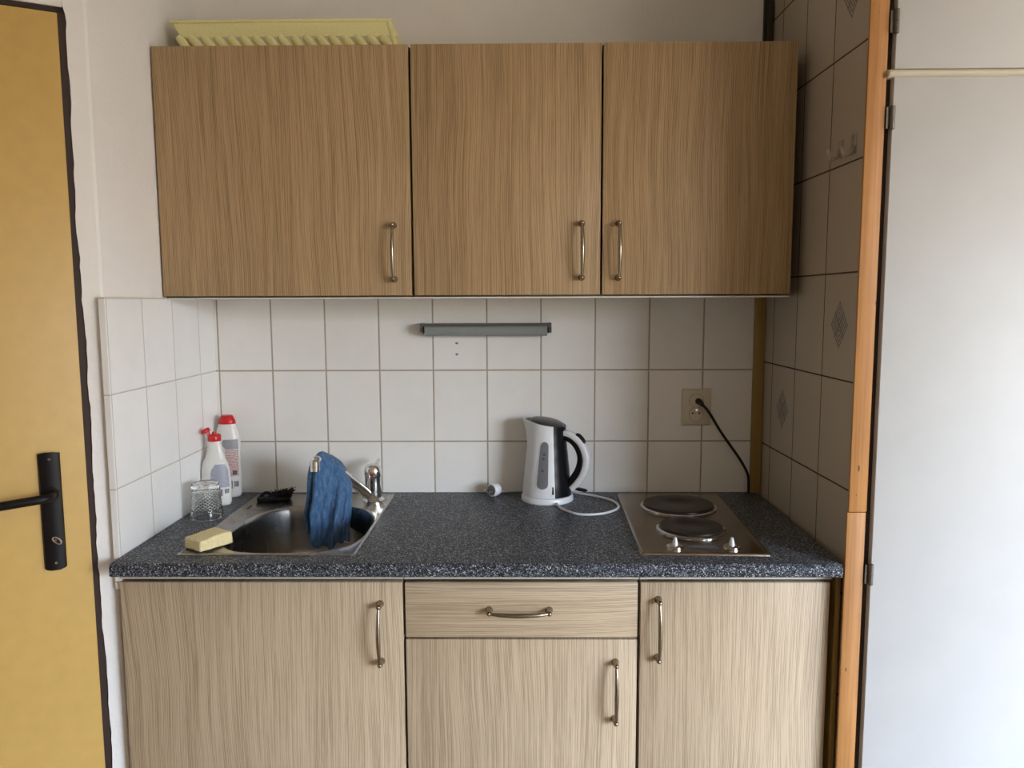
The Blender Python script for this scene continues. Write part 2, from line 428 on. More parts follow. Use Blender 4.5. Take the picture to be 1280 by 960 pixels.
# ------------------------------------------------------------------ handles
def handle_mesh():
    bm = NB()   # local: along +z from 0 .. L, standing off in -y
    L = .1375; r = .0046
    for z0 in (.0055, L - .0055):
        lathe_pts = [(.0080, 0), (.0080, .0015), (.0066, .004), (.0060, .012), (.0058, .019), (.0045, .024), (.002, .0262)]
        rings = [[Vector((rr * math.cos(2 * PI * i / 16), -h, z0 + rr * math.sin(2 * PI * i / 16))) for i in range(16)] for rr, h in lathe_pts]
        loft(bm, rings)
    pts = []; rad = []
    for i in range(25):
        t = i / 24; z = .0055 + (L - .011) * t; y = -.0200 - .0125 * math.sin(PI * t) ** .8
        pts.append((0, y, z)); rad.append(.0032 + .0016 * math.sin(PI * t))
    tube(bm, pts, rad, 14)
    me = bpy.data.meshes.new('bar_handle'); bmesh.ops.recalc_face_normals(bm, faces=bm.faces[:]); bm.to_mesh(me); bm.free()
    me.materials.append(MT['handle'])
    for p in me.polygons: p.use_smooth = True
    me.set_sharp_from_angle(angle=R(50)); return me
HM = handle_mesh()
def add_handle(door, x, y, z, horiz=False):
    o = bpy.data.objects.new('handle', HM); col.objects.link(o); o.parent = door
    b = Vector(door['_o']); o.location = Vector((x, y, z)) - b
    if horiz: o.rotation_euler = (0, R(90), 0)
    return o

def panel(name, x0, x1, y, z0, z1, mat, parent, th=.018):
    bm = NB(); box(bm, x0, x1, y, y + th, z0, z1, .0012, 2)
    return finish(name, bm, mat, parent)

# ------------------------------------------------------------------ wall cabinets
YU = -.277; zb, zt = 1.4205, 1.998
def carcass(x0, x1, y0, y1, z0, z1, parent, mat='cabinet_body', t=.016, shelf=True):
    bm = NB()
    box(bm, x0, x0 + t, y0, y1, z0, z1); box(bm, x1 - t, x1, y0, y1, z0, z1)
    box(bm, x0 + t, x1 - t, y0, y1, z0, z0 + t); box(bm, x0 + t, x1 - t, y0, y1, z1 - t, z1)
    box(bm, x0 + t, x1 - t, y1 - .005, y1, z0 + t, z1 - t)
    if shelf: box(bm, x0 + t, x1 - t, y0 + .02, y1 - .005, (z0 + z1) / 2 - t / 2, (z0 + z1) / 2 + t / 2)
    return finish('carcass', bm, mat, parent, smooth=0)
ux = -.0075
W1 = thing('wall_cabinet', 'wood-grain wall cabinet with one wide door, leftmost above the sink', 'cabinet', (ux, YU, zb), group='wall cabinets')
carcass(ux + .002, ux + .5995, YU + .0205, .006, zb - .004, zt - .001, W1, 'cabinet_side')
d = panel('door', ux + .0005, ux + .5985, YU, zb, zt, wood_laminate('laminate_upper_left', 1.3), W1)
add_handle(d, .5500, YU, 1.4535)
W2 = thing('wall_cabinet', 'wide wood-grain wall cabinet with two doors, right of the single-door one', 'cabinet', (ux + .6, YU, zb), group='wall cabinets')
carcass(ux + .6005, ux + 1.4995, YU + .0205, .006, zb - .004, zt - .001, W2, 'cabinet_side')
bm = NB(); box(bm, ux + .601, ux + 1.499, YU + .002, -.002, zb - .0075, zb - .0042); finish('bottom_edge', bm, 'white_edge', W2, smooth=0)
bm = NB(); box(bm, ux + .002, ux + .599, YU + .002, -.002, zb - .0075, zb - .0042); finish('bottom_edge', bm, 'white_edge', W1, smooth=0)
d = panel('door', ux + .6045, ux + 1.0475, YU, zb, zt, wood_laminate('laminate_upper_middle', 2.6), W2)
add_handle(d, .9958, YU, 1.4555)
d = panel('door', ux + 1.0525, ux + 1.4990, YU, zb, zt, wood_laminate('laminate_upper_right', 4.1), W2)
add_handle(d, 1.0828, YU, 1.4550)

# ------------------------------------------------------------------ base cabinets
LW_LIT = dict(light=(.54, .42, .285), dark=(.36, .265, .165))  # same laminate as the wall cabinets, paler: stronger low light put into the colour
YL = -.566; ztd = .8187
GB = 'base cabinets under the worktop'
def base_cab(x0, x1, label):
    t = thing('base_cabinet', label, 'cabinet', (x0, YL, 0), group=GB)
    bm = NB(); T = .016; y0 = YL + .0205
    box(bm, x0, x0 + T, y0, -.01, .08, .8415); box(bm, x1 - T, x1, y0, -.01, .08, .8415)
    box(bm, x0 + T, x1 - T, y0, -.01, .08, .096); box(bm, x0 + T, x1 - T, -.016, -.01, .096, .8415)
    finish('carcass', bm, 'cabinet_side', t, smooth=0)
    bm = NB(); box(bm, x0 + .001, x1 - .001, YL + .006, y0 + .014, .8235, .8415); finish('top_rail', bm, 'rail_grey', t, smooth=0)
    bm = NB(); box(bm, x0 + .001, x1 - .001, y0 + .04, y0 + .056, 0, .08); finish('plinth', bm, 'cabinet_side', t, smooth=0)
    return t

B1 = base_cab(-.0015, .6025, 'wood-grain base cabinet with one wide door under the sink')
d = panel('door', .0015, .6005, YL, .10, ztd, wood_laminate('laminate_lower_left', 6.2, **LW_LIT), B1); add_handle(d, .5530, YL, .6400)
B2 = base_cab(.6035, 1.0985, 'wood-grain base cabinet with a drawer above its door, middle of the row')
d = panel('drawer', .6060, 1.0955, YL, .6985, ztd, wood_laminate('laminate_drawer', 8.4, True, **LW_LIT), B2); add_handle(d, .7775, YL, .7585, True)
d = panel('door', .6060, 1.0955, YL, .10, .6935, wood_laminate('laminate_lower_middle', 9.7, **LW_LIT), B2); add_handle(d, 1.0500, YL, .5125)
B3 = base_cab(1.0995, 1.5035, 'wood-grain base cabinet with one narrow door under the hob')
d = panel('door', 1.1020, 1.4965, YL, .10, ztd, wood_laminate('laminate_lower_right', 11.9, **LW_LIT), B3); add_handle(d, 1.1385, YL, .6500)

# ------------------------------------------------------------------ worktop
ZT = .87
bm = NB()
def wt_section(y0, y1, front, back=True):
    z0, z1 = .8422, ZT; pts = []
    if front:
        r = .011; r2 = .006
        pts += [(y0 + r - r * math.sin(a), z1 - r + r * math.cos(a)) for a in [R(9 * i) for i in range(11)]]
        pts += [(y0 + r2 - r2 * math.cos(a), z0 + r2 - r2 * math.sin(a)) for a in [R(15 * i) for i in range(7)]]
    else: pts += [(y0, z1), (y0, z0)]
    pts += [(y1, z0), (y1, z1)]
    return pts
def wt_ext(x0, x1, y0, y1, front):
    s = wt_section(y0, y1, front)
    loft(bm, [[Vector((x0, y, z)) for y, z in s], [Vector((x1, y, z)) for y, z in s]])
wt_ext(.0015, .13, -.604, -.0005, True); wt_ext(.485 + .012, 1.506, -.604, -.0005, True)
wt_ext(.13, .497, -.604, -.5415, True); wt_ext(.13, .497, -.05, -.0005, False)
o = finish('worktop', bm, 'worktop', smooth=40, loc=(.75, -.3, .8422))
tag(o, 'dark grey speckled kitchen worktop running across the base cabinets', 'worktop')

# ------------------------------------------------------------------ sink
SK = thing('sink', 'square stainless steel sink with a rounded bowl set in the worktop', 'sink', (.3, -.29, ZT))
bm = NB()
FX0, FX1, FY0, FY1 = .1165, .4985, -.5475, -.0300
bc = Vector((.331, -.3425)); brx, bry = .161, .1935
angs = sorted(set([2 * PI * i / 144 for i in range(144)]))
def rectpt(a, x0, x1, y0, y1, rc=.006):
    # ray from bowl centre to a rounded rectangle
    c, s = math.cos(a), math.sin(a)
    tx = ((x1 - bc.x) / c if c > 0 else (x0 - bc.x) / c) if abs(c) > 1e-9 else 1e9
    ty = ((y1 - bc.y) / s if s > 0 else (y0 - bc.y) / s) if abs(s) > 1e-9 else 1e9
    t = min(tx, ty); return (bc.x + c * t, bc.y + s * t)
for (xx, yy) in ((FX0, FY0), (FX1, FY0), (FX0, FY1), (FX1, FY1)):
    a0 = math.atan2(yy - bc.y, xx - bc.x) % (2 * PI)
    angs.append(a0)
angs = sorted(angs)
def bowlpt(a, k):
    c, s = math.cos(a), math.sin(a)
    e = 3.2 if s < 0 else 2.35
    rr = (abs(c / brx) ** e + abs(s / bry) ** e) ** (-1 / e)
    return (bc.x + c * rr * k, bc.y + s * rr * k)
rings = []
def rr_(inset, z): rings.append([Vector((*rectpt(a, FX0 + inset, FX1 - inset, FY0 + inset, FY1 - inset), z)) for a in angs])
rr_(0, ZT + .0003); rr_(.0005, ZT + .0022); rr_(.0030, ZT + .0034); rr_(.0055, ZT + .0030)
def edge_mix(k, m, z):
    out = []
    for a in angs:
        p = Vector(rectpt(a, FX0 + .0065, FX1 - .0065, FY0 + .0065, FY1 - .0065)); q = Vector(bowlpt(a, 1.0))
        if (q - bc).length * k > (p - bc).length: w = p.lerp(q, .3)
        else: w = bc + (q - bc) * k
        out.append(Vector((*w, z)))
    return out
rr_(.0075, ZT + .0018)
rings.append(edge_mix(1.035, 0, ZT + .0018)); rings.append(edge_mix(1.012, 0, ZT + .0026))
for k, z in ((1.0, .0016), (.988, -.003), (.978, -.012), (.968, -.03), (.955, -.07), (.94, -.105), (.915, -.125), (.87, -.139), (.80, -.1465), (.65, -.150), (.4, -.152), (.14, -.154)):
    rings.append([Vector((*bowlpt(a, k), ZT + z)) for a in angs])
loft(bm, rings, True, False, False)
finish('basin', bm, 'steel', SK, smooth=60)
bm = NB(); lathe(bm, [(.032, ZT - .1535), (.032, ZT - .1515), (.028, ZT - .151), (.024, ZT - .1535), (.006, ZT - .1545)], bc.x, bc.y, 40)
finish('drain', bm, 'chrome', SK)
# drainer corner: overflow slot on the left rear
bm = NB()
box(bm, .1370, .1410, -.185, -.150, ZT + .0016, ZT + .0028, .0005); finish('overflow_slot', bm, 'socket_hole', SK)

# ------------------------------------------------------------------ tap
TX, TY = .452, -.098
TP = thing('mixer_tap', 'chrome single-lever mixer tap at the rear right corner of the sink', 'tap', (TX, TY, ZT + .0018))
bm = NB(); z = ZT + .0018
lathe(bm, [(.029, z), (.029, z + .003), (.026, z + .006), (.0215, z + .010), (.0225, z + .016), (.0220, z + .05), (.0220, z + .066), (.0225, z + .0675)], TX, TY, 40)
finish('body', bm, 'chrome', TP)
bm = NB(); lathe(bm, [(.0225, z + .069), (.0235, z + .0705), (.0235, z + .084), (.0215, z + .092), (.0165, z + .098), (.008, z + .101), (.0005, z + .1018)], TX, TY, 40)
tube(bm, spline([(TX, TY + .006, z + .088), (TX + .004, TY + .026, z + .094), (TX + .007, TY + .052, z + .100)], 6), [.009 - .00025 * i for i in range(13)], 12, .7)
hd = finish('lever_head', bm, 'chrome', TP)
bm = NB(); tube(bm, [(TX, TY - .0225, z + .078), (TX, TY - .0241, z + .078)], .0035, 12); o = finish('temperature_mark', bm, 'red', hd); o['label'] = 'red and dark temperature mark'
bm = NB()
sp = spline([(TX - .004, TY - .006, z + .010), (TX - .030, TY - .034, z + .044), (TX - .062, TY - .075, z + .088), (TX - .092, TY - .112, z + .124), (TX - .106, TY - .129, z + .137), (.3395, -.245, ZT + .143), (.3385, -.2500, ZT + .135)], 7)
nS = len(sp); tube(bm, sp, [.0140 - .0035 * i / nS for i in range(nS)], 20)
finish('spout', bm, 'chrome', TP)
bm = NB(); lathe(bm, [(.0105, ZT + .117), (.0125, ZT + .118), (.0125, ZT + .128), (.0118, ZT + .1285), (.0118, ZT + .1295), (.0125, ZT + .130), (.0125, ZT + .142), (.0100, ZT + .145), (.004, ZT + .146)], .3385, -.2540, 32)
finish('aerator', bm, 'chrome', TP)

# ------------------------------------------------------------------ blue cloth draped over the spout
bm = NB()
SA = Vector((.3420, -.2260, ZT + .151)); SB = Vector((.412, -.150, ZT + .092))   # along the top of the spout
NU, NV = 168, 60
def cloth_pt(u, v):
    """u around the bundle (0 = left end, .25 front, .5 right end, .75 back), v 0 ridge .. 1 hem"""
    th = 2 * PI * u
    ex_ = -math.cos(th); ey = -math.sin(th)
    f = .5 + .5 * ex_
    sy = lambda x: -.232 + 1.25 * max(0, min(.08, x - .342))
    sz = lambda x: ZT + .147 - 1.10 * max(0, x - .342) - 3.5 * max(0, x - .385) ** 1.3
    xr0 = .3240 + (.4100 - .3240) * f
    rz = sz(xr0) + .016 - .9 * max(0, .349 - xr0) + .010 * min(1, max(0, (xr0 - .362) / .02)) + .010 * math.exp(-((xr0 - .362) / .018) ** 2)
    front = max(0, -ey); back = max(0, ey)
    hem = ZT - .070 - .011 * math.sin(PI * min(1, max(0, (f - .12) / .8))) ** .6
    if f < .30: hem += (.30 - f) * .09
    hem += .004 * math.sin(f * 17)
    hemb = ZT - .000 - .02 * f
    hz = hem * (1 - back) + hemb * back
    zz = rz + (hz - rz) * v ** .85
    h = min(1, max(0, (ZT + .15 - zz) / .2))
    xl = .3190 - .013 * h - .006 * math.exp(-((h - .72) / .12) ** 2)
    xr = .4060 + .004 * math.sin(PI * min(1, h * 1.1)) - .002 * h
    px = (xl + xr) / 2 + (xr - xl) / 2 * ex_
    k = min(1, v * 7) ** .6
    x_ = xr0 * (1 - k) + px * k
    op = min(1, v * 22) ** .5; ey = math.copysign(abs(ey) ** .45, ey)
    yd = (.0245 + .012 * h) * op
    ymid = sy(x_) * (1 - .9 * h) + (-.212) * .9 * h
    if x_ < .350: yd -= .006 * (1 - abs(2 * f)) * (1 - min(1, h * 2.2)) * (ey < 0)
    py = ymid + ey * yd
    am = min(1, v * 2.2)
    fold = 1.25 * (.0062 * math.sin(th * 6 + .5 + 1.3 * v) + .0040 * math.sin(th * 11 + 2 + 2.4 * v) + .0020 * math.sin(th * 23 + 5 * v)) * am
    py += -fold * (.3 + .7 * abs(ey)); x_ += fold * .35 * ex_
    zz += (.0030 * math.sin(th * 9 + 1) + .0015 * math.sin(41 * u + 7 * v)) * v
    return Vector((x_, py, zz))
rings = [[cloth_pt(i / NU, j / NV) for i in range(NU)] for j in range(NV + 1)]
loft(bm, rings, True, False, False)
CL = finish('cleaning_cloth', bm, 'cloth', smooth=80, loc=(.37, -.2, .9))
md = CL.modifiers.new('thickness', 'SOLIDIFY'); md.thickness = .0016; md.offset = 0
tag(CL, 'blue microfibre cleaning cloth draped over the spout of the tap', 'cloth')

# ------------------------------------------------------------------ sponge
bm = NB(); vs = box(bm, -.041, .041, -.030, .030, 0, .027, .004, 3)
bmesh.ops.subdivide_edges(bm, edges=[e for e in bm.edges if e.calc_length() > .015], cuts=7, use_grid_fill=True)
for v in bm.verts:
    v.co += Vector((random.uniform(-1, 1), random.uniform(-1, 1), random.uniform(-1, 1))) * .0006
    if v.co.z > .002: v.co.z += .002 * math.sin(v.co.x * 60) - .0022 * (v.co.x * 20) ** 2 * (1 if v.co.z > .02 else 0)
    v.co.x *= 1 - .05 * (v.co.z / .027)
o = finish('sponge', bm, 'sponge', loc=(.1640, -.4900, ZT + .0045), rot=(0, 0, R(55)), local=True, smooth=60)
tag(o, 'pale yellow washing-up sponge on the front left corner of the sink rim', 'sponge')

# ------------------------------------------------------------------ black scrubbing brush
bx, by = .187, -.100
BR = thing('scrubbing_brush', 'small black scrubbing brush with shaggy bristles on the rear rim of the sink', 'brush', (bx, by, ZT + .0038), R(10))
bm = NB()
for i, (x0, x1, h) in enumerate(((-.047, -.006, .012), (-.012, .040, .010))):
    box(bm, x0, x1, -.017, .014, 0, h, .003, 2)
tube(bm, spline([(-.04, 0, .010), (-.025, .002, .021), (-.008, 0, .014)], 6), .0045, 10)
finish('brush_head', bm, 'black', BR, local=True)
bm = NB(); rnd = random.Random(3)
for i in range(230):
    x = rnd.uniform(-.015, .042); y = rnd.uniform(-.015, .013); l = rnd.uniform(.010, .027) * (1 if x > .0 else .6)
    dx, dy = rnd.uniform(-.6, .9), rnd.uniform(-.8, .8)
    p = Vector((x, y, .008)); m = p + Vector((dx * l * .4, dy * l * .4, l * .6)); e = m + Vector((dx * l * .6, dy * l * .5, l * .2))
    tube(bm, [p, m, e], [.0017, .0015, .0008], 5)
o = finish('bristles', bm, 'brush_black', BR, local=True)

# ------------------------------------------------------------------ glass tumbler, upside down
bm = NB(); n = 160; rows = 64; gz = .0865; outer = []; cxg, cyg = .0625, -.2530
for j in range(rows + 1):
    t = j / rows; zz = gz * t; r0 = .0385 - .0052 * t ** 1.2 + (.0010 if t < .045 else 0)
    ring = []
    for i in range(n):
        a = 2 * PI * i / n; dsp = 0
        if .24 < t < .86:
            w = min(1, (t - .24) / .04, (.86 - t) / .04); q1 = i / 8 + j / 6; q2 = i / 8 - j / 6
            g1 = abs((q1 % 1) - .5) * 2; g2 = abs((q2 % 1) - .5) * 2
            dsp = -.0022 * w * max(g1, g2)
        ring.append(Vector(((r0 + dsp) * math.cos(a), (r0 + dsp) * math.sin(a), zz)))
    outer.append(ring)
top = [[Vector((v.x * k, v.y * k, gz + h)) for v in outer[-1]] for k, h in ((.97, .0015), (.9, .0022), (.5, .0015), (.02, .0008))]
inner = []
for k in range(20):
    t = k / 19; zz = .074 * (1 - t); r0 = (.0385 - .0052 * (zz / gz) ** 1.2) - .0026
    if k == 0: inner.append([Vector((.01 * math.cos(2 * PI * i / n), .01 * math.sin(2 * PI * i / n), .0755)) for i in range(n)]); r0 -= .002
    inner.append([Vector((r0 * math.cos(2 * PI * i / n), r0 * math.sin(2 * PI * i / n), zz)) for i in range(n)])
rings = outer[::1] + top
loft(bm, inner + rings, True, True, True)
bm.verts.ensure_lookup_table()
o = finish('drinking_glass', bm, 'glass', loc=(cxg, cyg, ZT + .0006), local=True, smooth=28)
tag(o, 'clear cut-glass tumbler standing upside down by the left wall', 'glass')

# ------------------------------------------------------------------ bottles
def interp(prof, z):
    for (z0, r0), (z1, r1) in zip(prof[:-1], prof[1:]):
        if z <= z1:
            t = (z - z0) / (z1 - z0); t = t * t * (3 - 2 * t) * .5 + t * .5; return r0 + (r1 - r0) * t
    return prof[-1][1]
def bottle_body(prof, sy, zmax, n=64, m=60):
    bm = NB()
    lathe(bm, [(interp(prof, 0) * .94, 0)] + [(interp(prof, .0015 + (zmax - .0015) * i / m), .0015 + (zmax - .0015) * i / m) for i in range(m + 1)], 0, 0, n, 1, sy)
    return bm
def patch(bm, prof, sy, a0, a1, z0, z1, off=.0004, mi=0, shape=None, nu=18, nv=18):
    g = []
    for j in range(nv + 1):
        z = z0 + (z1 - z0) * j / nv; row = []
        b0, b1 = (a0, a1) if shape is None else shape(j / nv)
        for i in range(nu + 1):
            a = R(b0 + (b1 - b0) * i / nu); r = interp(prof, z) + off
            row.append(bm.verts.new((r * math.cos(a), r * sy * math.sin(a) + off * math.sin(a), z)))
        g.append(row)
    for j in range(nv):
        for i in range(nu): bm.faces.new((g[j][i], g[j][i + 1], g[j + 1][i + 1], g[j + 1][i])).material_index = mi
P1 = [(0, .0355), (.008, .0385), (.05, .0395), (.09, .0375), (.112, .0335), (.128, .0255), (.145, .0205), (.160, .0180), (.174, .0172)]
Bt = thing('detergent_bottle', 'smaller white squeeze bottle with open red flip cap, nearer the glass', 'bottle', (.0400, -.130, ZT), 0, 'cleaning bottles in the corner')
Bt.rotation_euler = (0, 0, 0)
bm = bottle_body(P1, .60, .172); body = finish('bottle_body', bm, 'bottle', Bt, local=True, smooth=50)
bm = NB()
patch(bm, P1, .60, 250, 318, .050, .112, shape=lambda t: (268 - 6 * math.sin(PI * min(1, t * 1.1)) + 60 * max(0, t - .78), 342 - 60 * max(0, t - .78)))
lb = finish('label_print', bm, 'label_blue', body, local=True)
bm = NB()
for k in range(7): patch(bm, P1, .60, 280 + k * 4, 282 + k * 4 + (k % 2) * .8, .028, .046, .0005, nu=2, nv=2)
for k in range(3): patch(bm, P1, .60, 316 + k * 8, 321 + k * 8, .034, .046, .0005, nu=2, nv=2)
finish('barcode', bm, 'ink', body, local=True)
bm = NB(); lathe(bm, [(.0165, .172), (.0172, .1735), (.0172, .186), (.0155, .1885), (.006, .190), (.0048, .196), (.002, .197)], 0, 0, 36)
cap = finish('cap', bm, 'red', Bt, local=True)
bm = NB()
tube(bm, [(-.014, .0, .188), (-.017, 0, .196)], .004, 8, 1.6)
rings = [[Vector((-.0225 + .0145 * rr * math.cos(a) * .75 - h * .5, .013 * rr * math.sin(a), .1975 + .012 * rr * math.cos(a) * .45 + h)) for a in [2 * PI * i / 24 for i in range(24)]] for rr, h in ((.9, -.004), (1, -.002), (1, .003), (.85, .0055), (.3, .006))]
loft(bm, rings); finish('flip_lid', bm, 'red', cap, local=True)

P2 = [(0, .029), (.008, .0325), (.05, .0335), (.10, .0330), (.145, .0345), (.168, .0330), (.186, .0285), (.199, .0240), (.206, .0225)]
B2b = thing('detergent_bottle', 'taller white bottle with closed red cap standing in the tiled corner', 'bottle', (.0415, -.042, ZT), 0, 'cleaning bottles in the corner')
bm = bottle_body(P2, .62, .204); body = finish('bottle_body', bm, 'bottle', B2b, local=True, smooth=50)
bm = NB(); sh = lambda a, b: (lambda t: (a - 6 * math.sin(PI * t), b))
patch(bm, P2, .62, 0, 0, .135, .162, shape=lambda t: (252 + 20 * (1 - t) ** 2 + 26 * max(0, t - .6), 335))
finish('label_print', bm, 'label_grey', body, local=True)
bm = NB(); patch(bm, P2, .62, 0, 0, .060, .134, shape=lambda t: (273 - 3 * t, 335)); finish('label_print', bm, 'label_red', body, local=True)
bm = NB()
for k in range(6): patch(bm, P2, .62, 276 + k * 4, 278 + k * 4, .026, .048, .0005, nu=2, nv=2)
for k in range(3): patch(bm, P2, .62, 306 + k * 9, 312 + k * 9, .030, .046, .0005, nu=2, nv=2)
patch(bm, P2, .62, 300, 322, .064, .076, .0008, nu=2, nv=2)
finish('barcode', bm, 'ink', body, local=True)
bm = NB(); lathe(bm, [(.0235, .204), (.0240, .2055), (.0220, .214), (.0165, .2255), (.0145, .2272), (.004, .2278)], 0, 0, 40, 1, .75)
finish('cap', bm, 'red', B2b, local=True)

# ------------------------------------------------------------------ kettle
KX, KY = .9215, -.078
PB = thing('kettle_stand', 'round white power stand under the kettle with its looping white cord', 'kettle stand', (KX, KY, ZT))
bm = NB(); lathe(bm, [(.0690, 0), (.0705, .002), (.0700, .012), (.0675, .0165), (.060, .0172), (.02, .0172)], 0, 0, 72); finish('base_disc', bm, 'white_plastic', PB, local=True)
bm = NB()
cp = [(.9440, -.140, .8775), (.9470, -.160, .8745), (.9600, -.197, .8735), (.9900, -.236, .8735), (1.0250, -.243, .8735), (1.0620, -.230, .8735), (1.0960, -.192, .8735), (1.1040, -.150, .8735), (1.0920, -.105, .8738), (1.0560, -.062, .8742), (1.0150, -.035, .8745), (.97, -.0065, .8745), (.90, -.0050, .8745), (.83, -.007, .8745), (.800, -.018, .876), (.792, -.028, .880)]
tube(bm, spline(cp, 8), .0031, 10); finish('power_cord', bm, 'white_plastic', PB)
bm = NB()
ax = Vector((-.62, -.74, .02)).normalized(); c0 = Vector((.776, -.046, ZT + .0185))
def axtube(bm, prof, c, ax, n=28, mi=0):
    up = Vector((0, 0, 1)); s1 = ax.cross(up).normalized(); s2 = s1.cross(ax)
    rings = [[c + ax * h + s1 * (r * math.cos(2 * PI * i / n)) + s2 * (r * math.sin(2 * PI * i / n)) for i in range(n)] for r, h in prof]
    loft(bm, rings, mi=mi)
axtube(bm, [(.006, -.022), (.012, -.018), (.0165, -.012), (.018, -.004), (.018, .010), (.0165, .012)], c0, ax)
pg = finish('plug', bm, 'white_plastic', PB)
bm = NB(); axtube(bm, [(.0145, .0112), (.0145, .0126)], c0, ax); finish('plug_face', bm, 'grey_window', pg)
bm = NB()
s1 = ax.cross(Vector((0, 0, 1))).normalized()
for s in (-1, 1): axtube(bm, [(.0022, .012), (.0022, .029), (.0012, .031)], c0 + s1 * s * .0085 + Vector((0, 0, .002 * s)), ax, 12)
finish('plug_pins', bm, 'chrome', pg)

KT = thing('kettle', 'white and black electric kettle with grey water gauge', 'kettle', (KX, KY, ZT + .0175), R(-22))
def kr(h): return interp([(0, .0665), (.02, .0655), (.06, .0615), (.10, .0575), (.14, .0535), (.17, .0515), (.22, .0510)], h)
def ktop(a): return .1935 - .0085 * math.cos(a)
def kpt(a, t, off=0):
    h = ktop(a) * t; r = kr(h) + off
    sp_ = max(0, math.cos(a - PI)) ** 7; r += sp_ * .017 * max(0, (h - .125) / .075) ** 1.4
    return Vector((r * math.cos(a), r * math.sin(a), h))
def kshell(bm, a0, a1, off=0, n=60, m=40, inward=.004):
    angs_ = [R(a0 + (a1 - a0) * i / n) for i in range(n + 1)]
    rings = [[kpt(a, j / m, off) for a in angs_] for j in range(m + 1)]
    rings.append([kpt(a, 1, off - .0015) + Vector((0, 0, .0008)) for a in angs_]); rings.append([kpt(a, 1, off - inward) for a in angs_])
    rings.append([kpt(a, .93, off - inward) for a in angs_])
    loft(bm, rings, False)
bm = NB(); kshell(bm, 52, 308, 0, 110); 
body = finish('body', bm, 'white_plastic', KT, local=True, smooth=50)
bm = NB(); kshell(bm, -53, 53, -.0012, 50); o = finish('rear_panel', bm, 'black', KT, local=True, smooth=50); o['label'] = 'black panel behind the handle'
bm = NB(); lathe(bm, [(.0655, -.0002), (.0645, .0012), (.01, .0014)], 0, 0, 60); finish('foot', bm, 'black', KT, local=True)
bm = NB(); rings = []
for k, h in ((1.0, -.004), (.99, -.0005), (.93, .004), (.80, .0085), (.6, .012), (.3, .0142), (.02, .015)):
    rings.append([Vector(((kr(.18) - .0035) * k * math.cos(a) - .002 * (1 - k) , (kr(.18) - .0035) * k * math.sin(a), ktop(a) * k + .1935 * (1 - k) + h * .75)) for a in [2 * PI * i / 64 for i in range(64)]])
loft(bm, rings); o = finish('lid', bm, 'lid', KT, local=True, smooth=60)
# gauge
def gauge(bm, ac, hc, hw, hh, off, tilt=0.0, n=40):
    v0 = None; ring = []
    def P(du, dh):
        h = hc + dh; a = R(ac) + (du + tilt * dh) / kr(h); r = kr(h) + off
        return Vector((r * math.cos(a), r * math.sin(a), h))
    rows = 24; g = []
    for j in range(rows + 1):
        dh = -hh * math.cos(PI * j / rows)
        c = hh - hw; w = hw if abs(dh) <= c else hw * math.sqrt(max(.0, 1 - ((abs(dh) - c) / hw) ** 2))
        w *= (1.0 - .22 * (dh / hh)); w = max(w, .0004)
        g.append([bm.verts.new(P(-w + 2 * w * i / 8, dh)) for i in range(9)])
    for j in range(rows):
        for i in range(8): bm.faces.new((g[j][i], g[j][i + 1], g[j + 1][i + 1], g[j + 1][i]))
bm = NB(); gauge(bm, 280, .0875, .0155, .0665, .0008, .04); o = finish('gauge_rim', bm, 'white_plastic', body, local=True)
bm = NB(); gauge(bm, 280, .0875, .0128, .0625, .0013, .04); o = finish('water_gauge', bm, 'grey_window', body, local=True); o['label'] = 'grey water gauge'
for hh_, da in ((.117, 2), (.105, 0), (.074, -2)):
    bm = NB(); gauge(bm, 280 + da, hh_, .0034, .0036, .0017); finish('gauge_mark', bm, 'ink', body, local=True)
bm = NB(); gauge(bm, 303, .021, .0022, .0105, .0008); finish('catch_slot', bm, 'black', body, local=True)
# handle
bm = NB()
inner_p = spline([(.040, 0, .158), (.060, 0, .155), (.079, 0, .142), (.092, 0, .120), (.095, 0, .096), (.088, 0, .070), (.075, 0, .048), (.060, 0, .030)], 7)
sweep_flat(bm, inner_p, .0225, .018); hg = finish('handle_grip', bm, 'black', KT, local=True, smooth=50); hg['label'] = 'black inner grip'
bm = NB()
outer_p = spline([(.041, 0, .1665), (.058, 0, .1665), (.078, 0, .1575), (.097, 0, .139), (.1085, 0, .112), (.1095, 0, .088), (.1015, 0, .060), (.086, 0, .036), (.070, 0, .019)], 7)
n_ = len(outer_p); th = [.016 + .002 * math.sin(PI * i / n_) for i in range(n_)]
sweep_flat(bm, outer_p, .0235, th); hh = finish('handle_shell', bm, 'white_plastic', KT, local=True, smooth=50); hh['label'] = 'white outer handle'
bm = NB(); tube(bm, spline([(.081, 0, .1645), (.090, 0, .1625), (.1, 0, .152), (.104, 0, .142)], 5), [.002] + [.0055] * 13 + [.003, .002], 12, 1.3); finish('switch', bm, 'black', hh, local=True)
bm = NB(); tube(bm, [(.080, 0, .018), (.088, 0, .0185), (.108, 0, .0165), (.114, 0, .0155)], [.002, .0045, .004, .001], 12, 2.2); finish('foot_tab', bm, 'black', hh, local=True)

